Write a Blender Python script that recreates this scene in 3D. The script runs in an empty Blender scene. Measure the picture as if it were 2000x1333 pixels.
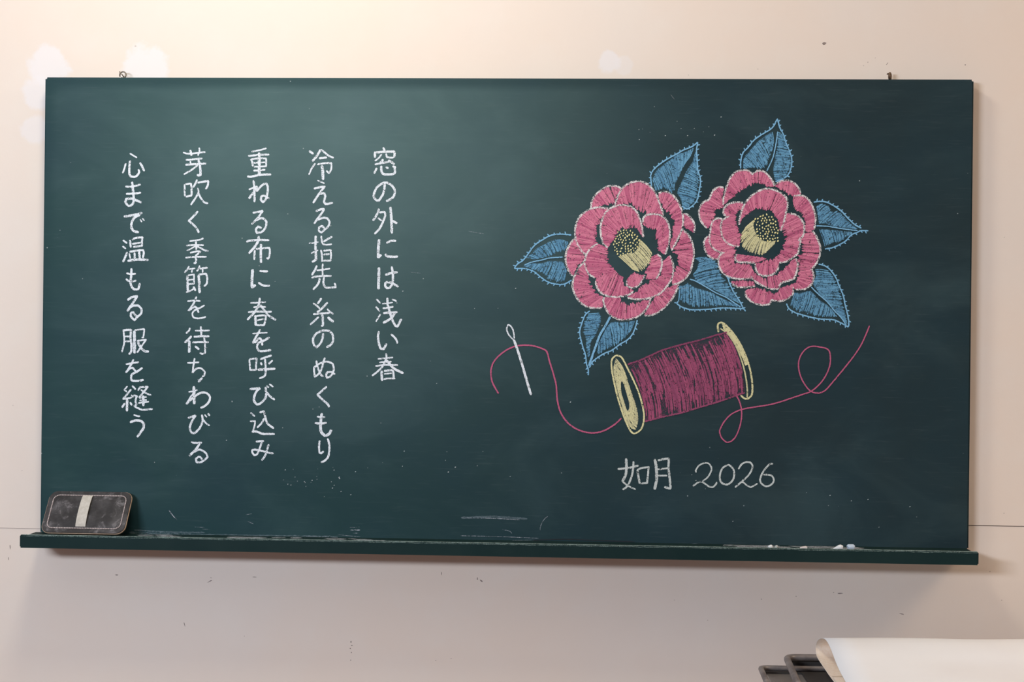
import bpy, bmesh, math, random
from mathutils import Vector, Matrix
random.seed(7)
S = bpy.context.scene
COL = S.collection
PI = math.pi

# ------------------------------------------------------------------ camera
cd = bpy.data.cameras.new('camera'); cam = bpy.data.objects.new('camera', cd); COL.objects.link(cam)
cd.lens = 50.0; cd.sensor_width = 36.0; cd.clip_start = 0.05
YAW, ROLL = .04694387, .01117578
fw = Vector((-math.sin(YAW), math.cos(YAW), 0)); r0 = Vector((math.cos(YAW), math.sin(YAW), 0)); u0 = Vector((0, 0, 1))
rr = r0*math.cos(ROLL) + u0*math.sin(ROLL); uu = -r0*math.sin(ROLL) + u0*math.cos(ROLL)
m = Matrix((rr, uu, -fw)).transposed().to_4x4(); m.translation = Vector((.15345577, -2.78218442, 1.38927119))
cam.matrix_world = m
S.camera = cam

# ------------------------------------------------------------------ world, lamps, exposure
w = bpy.data.worlds.new('world'); S.world = w; w.use_nodes = True
w.node_tree.nodes['Background'].inputs[0].default_value = (.94, .82, .88, 1)
w.node_tree.nodes['Background'].inputs[1].default_value = .20
S.view_settings.view_transform = 'Standard'; S.view_settings.look = 'None'
S.view_settings.gamma = 1; S.view_settings.use_curve_mapping = False
S.view_settings.exposure = 0.0
S.cycles.transparent_max_bounces = 48

def area(name, loc, aim, sx, sy, power, col, spread=180):
    l = bpy.data.lights.new(name, 'AREA'); l.shape = 'RECTANGLE'; l.size = sx; l.size_y = sy
    l.energy = power; l.color = col; l.spread = math.radians(spread)
    o = bpy.data.objects.new(name, l); COL.objects.link(o); o.location = loc
    o.rotation_euler = (Vector(aim)-Vector(loc)).to_track_quat('-Z', 'Y').to_euler()
    return o
area('window_light', (-1.6, -3.3, 1.95), (-.2, 0, 1.3), 1.1, .26, 68, (.76, .86, 1))
area('ceiling_lamp', (-.45, -.85, 2.82), (-.45, -.45, 1.0), .40, .30, 13.5, (1, .93, .78))
area('ceiling_lamp', (2.6, -.95, 2.82), (2.0, -.45, 1.0), 1.5, .9, 31, (1, .80, .56))

# ------------------------------------------------------------------ helpers
def newmat(name):
    mt = bpy.data.materials.new(name); mt.use_nodes = True
    nt = mt.node_tree; return mt, nt, nt.nodes['Principled BSDF'], nt.nodes['Material Output']
def N(nt, t, **kw):
    n = nt.nodes.new(t)
    for k, v in kw.items():
        if k in n.inputs: n.inputs[k].default_value = v
        else: setattr(n, k, v)
    return n
def noise(nt, scale, detail=3, rough=.5, vec=None, dist=0):
    n = N(nt, 'ShaderNodeTexNoise'); n.inputs['Scale'].default_value = scale; n.inputs['Detail'].default_value = detail
    n.inputs['Roughness'].default_value = rough; n.inputs['Distortion'].default_value = dist
    if vec is None:
        tc = N(nt, 'ShaderNodeTexCoord'); vec = tc.outputs['Object']
    nt.links.new(vec, n.inputs['Vector']); return n.outputs['Fac']
def rng(nt, v, a, b, c=0., d=1.):
    n = N(nt, 'ShaderNodeMapRange'); n.interpolation_type = 'SMOOTHSTEP'
    for i, x in zip((1, 2, 3, 4), (a, b, c, d)): n.inputs[i].default_value = x
    nt.links.new(v, n.inputs[0]); return n.outputs[0]
def mathn(nt, op, a, b):
    n = N(nt, 'ShaderNodeMath'); n.operation = op
    for i, x in enumerate((a, b)):
        if isinstance(x, (int, float)): n.inputs[i].default_value = x
        else: nt.links.new(x, n.inputs[i])
    return n.outputs[0]
def mixc(nt, fac, a, b):
    n = N(nt, 'ShaderNodeMix'); n.data_type = 'RGBA'
    if isinstance(fac, (int, float)): n.inputs[0].default_value = fac
    else: nt.links.new(fac, n.inputs[0])
    for i, x in ((6, a), (7, b)):
        if isinstance(x, tuple): n.inputs[i].default_value = (*x[:3], 1)
        else: nt.links.new(x, n.inputs[i])
    return n.outputs[2]
def bump(nt, bs, h, strength, dist=.001):
    b = N(nt, 'ShaderNodeBump'); b.inputs['Strength'].default_value = strength; b.inputs['Distance'].default_value = dist
    nt.links.new(h, b.inputs['Height']); nt.links.new(b.outputs[0], bs.inputs['Normal'])
def plain(name, c1, c2, scale=40, rough=.6, metal=0, bmp=0):
    mt, nt, bs, out = newmat(name)
    f = noise(nt, scale, 5, .6)
    nt.links.new(mixc(nt, rng(nt, f, .3, .7), c1, c2), bs.inputs['Base Color'])
    bs.inputs['Roughness'].default_value = rough; bs.inputs['Metallic'].default_value = metal
    if bmp: bump(nt, bs, f, bmp)
    return mt
def chalk(name, c1, c2, lo, hi, top=1.0):
    """chalk lying on the board: grains of pigment, the board bare between them"""
    mt, nt, bs, out = newmat(name)
    g = N(nt, 'ShaderNodeNewGeometry')
    nt.links.new(mixc(nt, g.outputs['Random Per Island'], c1, c2), bs.inputs['Base Color'])
    bs.inputs['Roughness'].default_value = .95; bs.inputs['Specular IOR Level'].default_value = .1
    a = noise(nt, 520, 3, .6); b = noise(nt, 110, 2, .5)
    v = mathn(nt, 'ADD', mathn(nt, 'MULTIPLY', a, .65), mathn(nt, 'MULTIPLY', b, .35))
    al = rng(nt, v, lo, hi, 0, top)
    nt.links.new(al, bs.inputs['Alpha'])
    return mt

def link(name, me, mat, parent=None, label=None, kind=None):
    o = bpy.data.objects.new(name, me); COL.objects.link(o)
    for x in (mat if isinstance(mat, (list, tuple)) else [mat]): me.materials.append(x)
    if parent: o.parent = parent
    if label: o['label'] = label
    if kind: o['kind'] = kind
    return o
def fin(bm, name, smooth=False):
    me = bpy.data.meshes.new(name); bm.to_mesh(me); bm.free()
    if smooth:
        for p in me.polygons: p.use_smooth = True
    return me
def empty(name, loc, label, cat, group=None):
    o = bpy.data.objects.new(name, None); COL.objects.link(o); o.location = loc
    o['label'] = label; o['category'] = cat; o.empty_display_size = .05
    if group: o['group'] = group
    return o
def prism(bm, pts, axis, a, b):
    """pts 2-D outline, extruded from a to b along axis ('x': pts=(y,z); 'y': pts=(x,z))"""
    f = (lambda p, t: (t, p[0], p[1])) if axis == 'x' else (lambda p, t: (p[0], t, p[1]))
    A = [bm.verts.new(f(p, a)) for p in pts]; B = [bm.verts.new(f(p, b)) for p in pts]
    n = len(pts)
    bm.faces.new(A); bm.faces.new(B[::-1])
    for i in range(n): bm.faces.new((A[i], B[i], B[(i+1) % n], A[(i+1) % n]))
    bmesh.ops.recalc_face_normals(bm, faces=bm.faces)
def box(bm, x0, x1, y0, y1, z0, z1): prism(bm, [(x0, z0), (x1, z0), (x1, z1), (x0, z1)], 'y', y0, y1)
def bevel(bm, off, seg=2):
    bmesh.ops.bevel(bm, geom=bm.edges[:], offset=off, segments=seg, affect='EDGES', clamp_overlap=True)
def roundpath(P, r, n=6):
    P = [Vector(p) for p in P]; out = [P[0]]
    for i in range(1, len(P)-1):
        a = (P[i-1]-P[i]); b = (P[i+1]-P[i]); d = min(r, a.length*.48, b.length*.48)
        s = P[i]+a.normalized()*d; e = P[i]+b.normalized()*d
        for k in range(n+1):
            t = k/n; out.append(s*(1-t)**2+P[i]*2*t*(1-t)+e*t*t)
    out.append(P[-1]); return out
def tube(bm, P, r, seg=12, rad=None):
    P = [Vector(p) for p in P]; rings = []
    t0 = (P[1]-P[0]).normalized(); nrm = t0.orthogonal().normalized()
    for i, p in enumerate(P):
        t = (P[min(i+1, len(P)-1)]-P[max(i-1, 0)]).normalized()
        nrm = (nrm-t*nrm.dot(t)).normalized(); bn = t.cross(nrm); q = rad[i] if rad else r
        rings.append([bm.verts.new(p+nrm*math.cos(a)*q+bn*math.sin(a)*q) for a in [2*PI*k/seg for k in range(seg)]])
    for a, b in zip(rings, rings[1:]):
        for k in range(seg): bm.faces.new((a[k], a[(k+1) % seg], b[(k+1) % seg], b[k]))
    bm.faces.new(rings[0][::-1]); bm.faces.new(rings[-1])
    bmesh.ops.recalc_face_normals(bm, faces=bm.faces)

# ------------------------------------------------------------------ materials
def wall_material():
    mt, nt, bs, out = newmat('painted_wall')
    tc = N(nt, 'ShaderNodeTexCoord'); v = tc.outputs['Object']
    base = mixc(nt, rng(nt, noise(nt, 1.6, 3, .5, v), .35, .65), (.885, .745, .635), (.86, .755, .67))
    base = mixc(nt, rng(nt, noise(nt, 9, 4, .6, v), .4, .8, 0, .35), base, (.88, .80, .72))
    # filler patches painted over with a whiter paint
    for (x, z, r, s) in ((-.905, 1.925, .042, 1.), (-.925, 1.872, .034, .9), (-.712, 1.918, .05, 1.), (.205, 1.935, .022, 1.), (-.93, 1.80, .03, .7), (.235, 1.928, .02, .5)):
        d = N(nt, 'ShaderNodeVectorMath'); d.operation = 'DISTANCE'; nt.links.new(v, d.inputs[0]); d.inputs[1].default_value = (x, 0, z)
        k = mathn(nt, 'ADD', d.outputs['Value'], mathn(nt, 'MULTIPLY', mathn(nt, 'SUBTRACT', noise(nt, 28, 4, .6, v), .5), r*1.3))
        base = mixc(nt, rng(nt, k, r*.75, r*1.15, s*.8, 0), base, (.88, .83, .82))
    nt.links.new(base, bs.inputs['Base Color']); bs.inputs['Roughness'].default_value = .75
    bs.inputs['Specular IOR Level'].default_value = .25
    bump(nt, bs, noise(nt, 60, 5, .6, v), .12, .002)
    return mt
def board_material():
    mt, nt, bs, out = newmat('blackboard_paint')
    tc = N(nt, 'ShaderNodeTexCoord'); v = tc.outputs['Object']
    mp = N(nt, 'ShaderNodeMapping'); nt.links.new(v, mp.inputs[0]); mp.inputs['Scale'].default_value = (1, 1, 2.2)
    sep = N(nt, 'ShaderNodeSeparateXYZ'); nt.links.new(v, sep.inputs[0])
    base = mixc(nt, rng(nt, sep.outputs[0], -.6, .6), (.017, .052, .054), (.019, .037, .043))
    base = mixc(nt, rng(nt, noise(nt, 5, 4, .55, v), .3, .75, 0, .5), base, (.018, .046, .060))
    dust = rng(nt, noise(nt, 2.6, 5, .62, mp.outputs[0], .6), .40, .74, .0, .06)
    sheen = N(nt, 'ShaderNodeVectorMath'); sheen.operation = 'DISTANCE'; nt.links.new(v, sheen.inputs[0]); sheen.inputs[1].default_value = (-.30, 0, .82)  # broad sheen of light painted into the board colour, high and left of centre
    dust = mathn(nt, 'ADD', dust, mathn(nt, 'MULTIPLY', rng(nt, sheen.outputs['Value'], -.15, .80, 1, 0), rng(nt, noise(nt, 3.2, 4, .6, v), .2, .85, .24, .36)))
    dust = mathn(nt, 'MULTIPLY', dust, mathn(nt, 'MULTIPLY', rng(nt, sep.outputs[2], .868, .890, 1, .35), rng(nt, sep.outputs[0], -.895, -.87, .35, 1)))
    base = mixc(nt, dust, base, (.27, .42, .41))  # factor holds the noise dust plus the painted sheen
    streak = N(nt, 'ShaderNodeMapping'); nt.links.new(v, streak.inputs[0]); streak.inputs['Scale'].default_value = (3, 1, 40)
    base = mixc(nt, rng(nt, noise(nt, 6, 3, .6, streak.outputs[0]), .55, .8, 0, .03), base, (.4, .45, .45))
    vo = N(nt, 'ShaderNodeTexVoronoi'); vo.inputs['Scale'].default_value = 34; nt.links.new(v, vo.inputs['Vector'])
    sp = mathn(nt, 'MULTIPLY', rng(nt, vo.outputs['Distance'], .02, .05, 1, 0), rng(nt, noise(nt, 4, 2, .5, v), .5, .6))
    base = mixc(nt, mathn(nt, 'MULTIPLY', sp, .55), base, (.6, .65, .65))
    nt.links.new(base, bs.inputs['Base Color']); bs.inputs['Roughness'].default_value = .58
    bs.inputs['Specular IOR Level'].default_value = .12
    bump(nt, bs, noise(nt, 400, 3, .6, v), .05, .0005)
    return mt
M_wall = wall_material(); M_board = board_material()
M_gap = plain('joint_shadow_gap', (.05, .035, .03), (.08, .05, .04), 60, .9)
M_tray = plain('tray_paint', (.008, .025, .025), (.012, .030, .029), 9, .55)
M_tray.node_tree.nodes['Principled BSDF'].inputs['Specular IOR Level'].default_value = .12
M_floor = plain('wooden_floor', (.22, .13, .10), (.27, .17, .13), 6, .5)
M_ceil = plain('ceiling_paint', (.8, .78, .74), (.76, .74, .70), 4, .8)
M_scuff = plain('scuff_grey', (.20, .15, .13), (.38, .30, .27), 300, .9)
M_white = chalk('white_chalk', (.78, .83, .88), (.84, .88, .92), .35, .48)
M_whiteg = chalk('white_chalk_grainy', (.78, .74, .73), (.84, .80, .79), .42, .55)
M_grey = chalk('thin_white_chalk', (.58, .63, .61), (.64, .68, .66), .36, .48)
M_pink = chalk('pink_chalk', (.76, .25, .36), (.46, .10, .20), .34, .46)
M_pinkthin = chalk('pink_chalk_thin', (.36, .10, .165), (.36, .10, .165), .42, .66)
M_thread = chalk('rose_chalk', (.42, .10, .19), (.25, .065, .13), .34, .48)
M_blue = chalk('blue_chalk', (.17, .40, .59), (.10, .25, .40), .36, .50)
M_blueline = chalk('blue_chalk_line', (.24, .50, .72), (.20, .45, .68), .32, .44)
M_bluethin = chalk('blue_chalk_thin', (.08, .20, .31), (.08, .20, .31), .42, .64)
M_yellow = chalk('yellow_chalk', (.78, .73, .40), (.58, .55, .33), .34, .46)
M_yellowthin = chalk('yellow_chalk_thin', (.38, .37, .25), (.38, .37, .25), .40, .60)
M_smear = chalk('chalk_smear', (.5, .56, .62), (.6, .62, .68), .36, .62, .62)
M_ink = plain('dark_ink', (.006, .009, .012), (.01, .012, .016), 30, .6)

# ------------------------------------------------------------------ the room
ROOM_X, ROOM_Y, CEIL = 3.6, -5.6, 2.95
wall = bmesh.new(); box(wall, -ROOM_X, ROOM_X, .012, .12, 0, CEIL)
wall_back = link('wall_back', fin(wall, 'wall_back'), M_gap, kind='structure')
b = bmesh.new()
J = [(-ROOM_X, 1.0045), (-.86, 1.0053), (-.80, 1.040), (.90, 1.0425), (ROOM_X, 1.046)]
prism(b, [(-ROOM_X, 0.0)] + [(ROOM_X, 0.0)] + [(x, z-.0001) for x, z in J[::-1]], 'y', 0, .0119)
o = link('wall_panel', fin(b, 'wall_panel'), M_wall, wall_back)
b = bmesh.new()
up = [(-ROOM_X, 1.0051), (-.86, 1.0058), (-.80, 1.041), (.90, 1.0438), (ROOM_X, 1.0474)]
prism(b, up + [(ROOM_X, CEIL), (-ROOM_X, CEIL)], 'y', -.0012, .0119)
o = link('wall_panel', fin(b, 'wall_panel'), M_wall, wall_back)
b = bmesh.new(); box(b, -ROOM_X, ROOM_X, ROOM_Y, .12, -.05, 0); link('floor', fin(b, 'floor'), M_floor, kind='structure')
b = bmesh.new(); box(b, -ROOM_X, ROOM_X, ROOM_Y, .12, CEIL, CEIL+.05); link('ceiling', fin(b, 'ceiling'), M_ceil, kind='structure')
# scuffs and pin holes on the wall
b = bmesh.new()
def blot(x, z, rx, rz, ang=0, y=-.0014):
    n = 9; vs = []
    for k in range(n):
        a = 2*PI*k/n; q = random.uniform(.6, 1.15); px, pz = math.cos(a)*rx*q, math.sin(a)*rz*q
        vs.append(b.verts.new((x+px*math.cos(ang)-pz*math.sin(ang), y, z+px*math.sin(ang)+pz*math.cos(ang))))
    b.faces.new(vs[::-1])
for a in ((-.757, .916, .004, .0012, 0), (-.568, .914, .0012, .001, 0), (-.57, .907, .006, .001, .5), (-.481, .917, .005, .0008, 0), (-.62, .821, .0008, .005, .3),
          (-.288, .793, .0012, .002, 0), (-.286, .786, .002, .001, 0), (-.289, .780, .0012, .0012, 0), (-.287, .772, .001, .0015, 0), (-.288, .757, .0008, .002, 0),
          (-.111, .931, .0008, .003, 0), (-.032, .918, .004, .002, -.7), (-.04, .922, .001, .003, 0), (.664, .907, .006, .0012, 0), (.652, .909, .0015, .001, 0),
          (.782, .87, .005, .0009, -.2), (.513, .893, .0012, .001, 0), (.58, .9, .001, .001, 0), (.973, .9, .001, .001, 0), (-.973, .967, .0009, .005, .1),
          (-.976, .945, .0008, .003, 0), (.706, 1.937, .0009, .0009, 0), (.743, 1.934, .003, .0006, .9), (.892, 1.932, .0012, .0012, 0), (.72, 1.945, .0006, .0006, 0),
          (.698, 1.930, .0006, .0006, 0), (.975, 1.068, .0012, .0008, 0), (.622, 1.973, .004, .003, .3), (-.731, 1.966, .0025, .0006, 0), (.361, 1.911, .0008, .0006, 0),
          (.495, 1.923, .0008, .0006, 0), (-.50, .80, .0006, .0006, 0), (-.12, .76, .001, .001, 0), (.95, .955, .0008, .0008, 0), (.41, .85, .0007, .0007, 0),
          (-.97, 1.25, .0006, .001, 0), (-.95, 1.12, .0008, .0006, 0), (.97, 1.6, .0006, .0006, 0), (-.09, .765, .001, .0008, 0), (.345, .888, .0007, .0007, 0)):
    blot(a[0], a[1], a[2], a[3], a[4], -.0014 if a[1] > 1.05 else -.0002)
link('scuff_marks', fin(b, 'scuff_marks'), M_scuff, wall_back, 'small grey scuffs and pin holes', 'stuff')

# ------------------------------------------------------------------ the blackboard
BW, BH = .9, .898
FACE = -.035
board = empty('blackboard', (0, 0, 1), 'wide dark green blackboard with white chalk writing and a chalk drawing of camellias', 'blackboard')
b = bmesh.new(); box(b, -BW, BW, FACE, -.0075, 0, BH); bevel(b, .0035, 3)
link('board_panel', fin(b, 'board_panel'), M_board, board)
b = bmesh.new()
prof = [(-.0075, -.0165), (-.112, -.0165), (-.1122, .0075), (-.1105, .0083), (-.105, .0083), (-.1035, .0035), (-.0352, .0035), (-.0352, -.0010), (-.0075, -.0010)]
prism(b, prof, 'x', -.9097, .8975); bmesh.ops.bevel(b, geom=[e for e in b.edges if e.calc_length() < 1], offset=.0025, segments=2, affect='EDGES', clamp_overlap=True)
link('chalk_tray', fin(b, 'chalk_tray'), M_tray, board, 'narrow dark green tray under the board')
# worn, dusty arris of the tray
b = bmesh.new(); n = 260; vs = []
for i in range(n+1):
    x = -.905+1.80*i/n; q = .0010+.0009*random.random()
    vs.append((b.verts.new((x, -.1124, .0074-q)), b.verts.new((x, -.1113, .0085)), b.verts.new((x, -.1055, .0086))))
for p, q in zip(vs, vs[1:]):
    b.faces.new((p[0], q[0], q[1], p[1])); b.faces.new((p[1], q[1], q[2], p[2]))
M_dust = chalk('chalk_dust', (.26, .34, .32), (.26, .34, .32), .30, .62)
link('chalk_dust', fin(b, 'chalk_dust'), M_dust, board, 'pale dust along the tray edge', 'stuff')
# dust lying in the tray
b = bmesh.new()
for i in range(90):
    x = random.choice((random.uniform(-.70, -.2), random.uniform(.45, .70))); y = random.uniform(-.099, -.045); r = random.uniform(.002, .012)
    vs = [b.verts.new((x+math.cos(a)*r*2.2, min(-.04, max(-.102, y+math.sin(a)*r)), .0036+i*1e-6)) for a in [2*PI*k/8+random.random()*.4 for k in range(8)]]
    b.faces.new(vs)
link('tray_dust', fin(b, 'tray_dust'), M_smear, board, 'thin chalk dust lying in the tray', 'stuff')
M_rust = plain('rusty_wire', (.10, .055, .03), (.22, .15, .10), 300, .6, .5, .3)
M_steel = plain('old_steel_wire', (.16, .13, .10), (.34, .30, .25), 300, .45, .7, .2)
b = bmesh.new()
P = [(-.751, -.02, BH-.012), (-.751, -.02, BH+.0006)] + [(-.7495+.0062*math.cos(a), -.02+.0015*math.sin(a*1.0), BH+.0072+.0064*math.sin(a)) for a in [(-110+i*20)*PI/180 for i in range(17)]]
tube(b, P, .0015, 8)
tube(b, [(-.7555, -.021, BH+.0135), (-.7535, -.0225, BH+.0095), (-.7500, -.0225, BH+.0075), (-.7475, -.021, BH+.003)], .0012, 8)
link('hanging_hook', fin(b, 'hook_left', True), M_steel, board, 'open steel wire ring at the left end of the top edge')
b = bmesh.new()
P = [(.7446, -.02, BH-.01), (.7446, -.02, BH+.002)] + [(.7446+.0022*math.cos(a), -.02+.006*math.cos(a), BH+.0078+.0058*math.sin(a)) for a in [(-95+i*20)*PI/180 for i in range(18)]]
tube(b, P, .0026, 8)
tube(b, [(.7425, -.023, BH+.012), (.7395, -.024, BH+.0125), (.7385, -.0235, BH+.0105)], .0014, 8)
link('hanging_hook', fin(b, 'hook_right', True), M_rust, board, 'dark rusty hook at the right end of the top edge')

# ------------------------------------------------------------------ chalk drawing tools (board plane, metres from the board's bottom centre)
Y0 = FACE-.0003
DY = 5e-6
def pts(s): return [Vector((int(a)*1e-4, int(c)*1e-4)) for a, c in (t.split(',') for t in s.split())]
def smooth(P, corner=58, closed=False):
    if len(P) < 3: return P
    segs = [[P[0]]]
    for i in range(1, len(P)-1):
        a = P[i]-P[i-1]; c = P[i+1]-P[i]; segs[-1].append(P[i])
        if a.length > 1e-6 and c.length > 1e-6 and math.degrees(a.angle(c)) > corner: segs.append([P[i]])
    segs[-1].append(P[-1]); out = []
    for sg in segs:
        if len(sg) < 3: q = sg
        else:
            q = []
            for i in range(len(sg)-1):
                p0 = sg[i-1] if i else sg[0]*2-sg[1]; p1, p2 = sg[i], sg[i+1]; p3 = sg[i+2] if i+2 < len(sg) else sg[-1]*2-sg[-2]
                for k in range(6):
                    t = k/6; q.append(.5*((2*p1)+(p2-p0)*t+(2*p0-5*p1+4*p2-p3)*t*t+(3*p1-p0-3*p2+p3)*t**3))
            q.append(sg[-1])
        out += q if not out else q[1:]
    return out
def lens(P):
    L = [0]
    for a, c in zip(P, P[1:]): L.append(L[-1]+(c-a).length)
    return L
def sample(P, L, t):
    d = t*L[-1]
    for i in range(1, len(L)):
        if L[i] >= d or i == len(L)-1:
            s = (d-L[i-1])/max(L[i]-L[i-1], 1e-9); return P[i-1].lerp(P[i], s)
def resample(P, n):
    L = lens(P); return [sample(P, L, i/(n-1)) for i in range(n)]
LAYER = [0]
def strip(bm, P, wd, y, mi=0, step=.0013, rough=.16, taper=.6, wob=.0):
    L = lens(P)
    if L[-1] < 1e-5: return
    n = max(3, int(L[-1]/step)+1); Q = resample(P, n); LAYER[0] = (LAYER[0]+1) % 60
    y0 = y-LAYER[0]*DY; prev = None
    for i, p in enumerate(Q):
        yy = y0-6e-5*i/n; t = Q[min(i+1, n-1)]-Q[max(i-1, 0)]
        if t.length < 1e-9: continue
        t.normalize(); nn = Vector((-t.y, t.x)); e = min(i, n-1-i)*step; tp = 1 if e > wd*.5 else taper+(1-taper)*e/(wd*.5)
        a = wd*.5*tp*(1+random.uniform(-rough, rough)); c = wd*.5*tp*(1+random.uniform(-rough, rough))
        l, r = p+nn*a, p-nn*c
        cur = (bm.verts.new((l.x, yy, l.y)), bm.verts.new((r.x, yy, r.y)))
        if prev:
            f = bm.faces.new((prev[0], cur[0], cur[1], prev[1])); f.material_index = mi
        prev = cur
def ruled(bm, A, B, y, mi, n=24):
    A = resample(A, n); B = resample(B, n); prev = None
    for a, c in zip(A, B):
        c2 = a.lerp(c, .93)
        cur = (bm.verts.new((a.x, y, a.y)), bm.verts.new((c2.x, y, c2.y)))
        if prev: f = bm.faces.new((prev[0], cur[0], cur[1], prev[1])); f.material_index = mi
        prev = cur
def hatch(bm, A, B, y, mi, wd, gap, j0=.04, j1=.14, bow=0., skip=0.):
    A, B = smooth(A), smooth(B); LA, LB = lens(A), lens(B)
    n = max(3, int(max(LA[-1], LB[-1])/gap))
    for i in range(n):
        if random.random() < skip: continue
        t = (i+random.uniform(.2, .8))/n; t2 = min(1, max(0, t+random.uniform(-.02, .02)))
        a = sample(A, LA, t); c = sample(B, LB, t2); d = c-a
        a2 = a+d*random.uniform(0, j0); c2 = c+d*random.uniform(-j1, j1*.55)
        mid = (a2+c2)/2+Vector((-d.y, d.x))*(bow+random.uniform(-.05, .05))
        P = [a2, (a2+mid*2+c2)/4+ (mid-(a2+c2)/2)*.25, c2]
        P = [a2*(1-s)**2+mid*2*s*(1-s)+c2*s*s for s in (0, .25, .5, .75, 1)]
        strip(bm, P, wd*random.uniform(.7, 1.25), y, mi, .0022, .22, .45)

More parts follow.
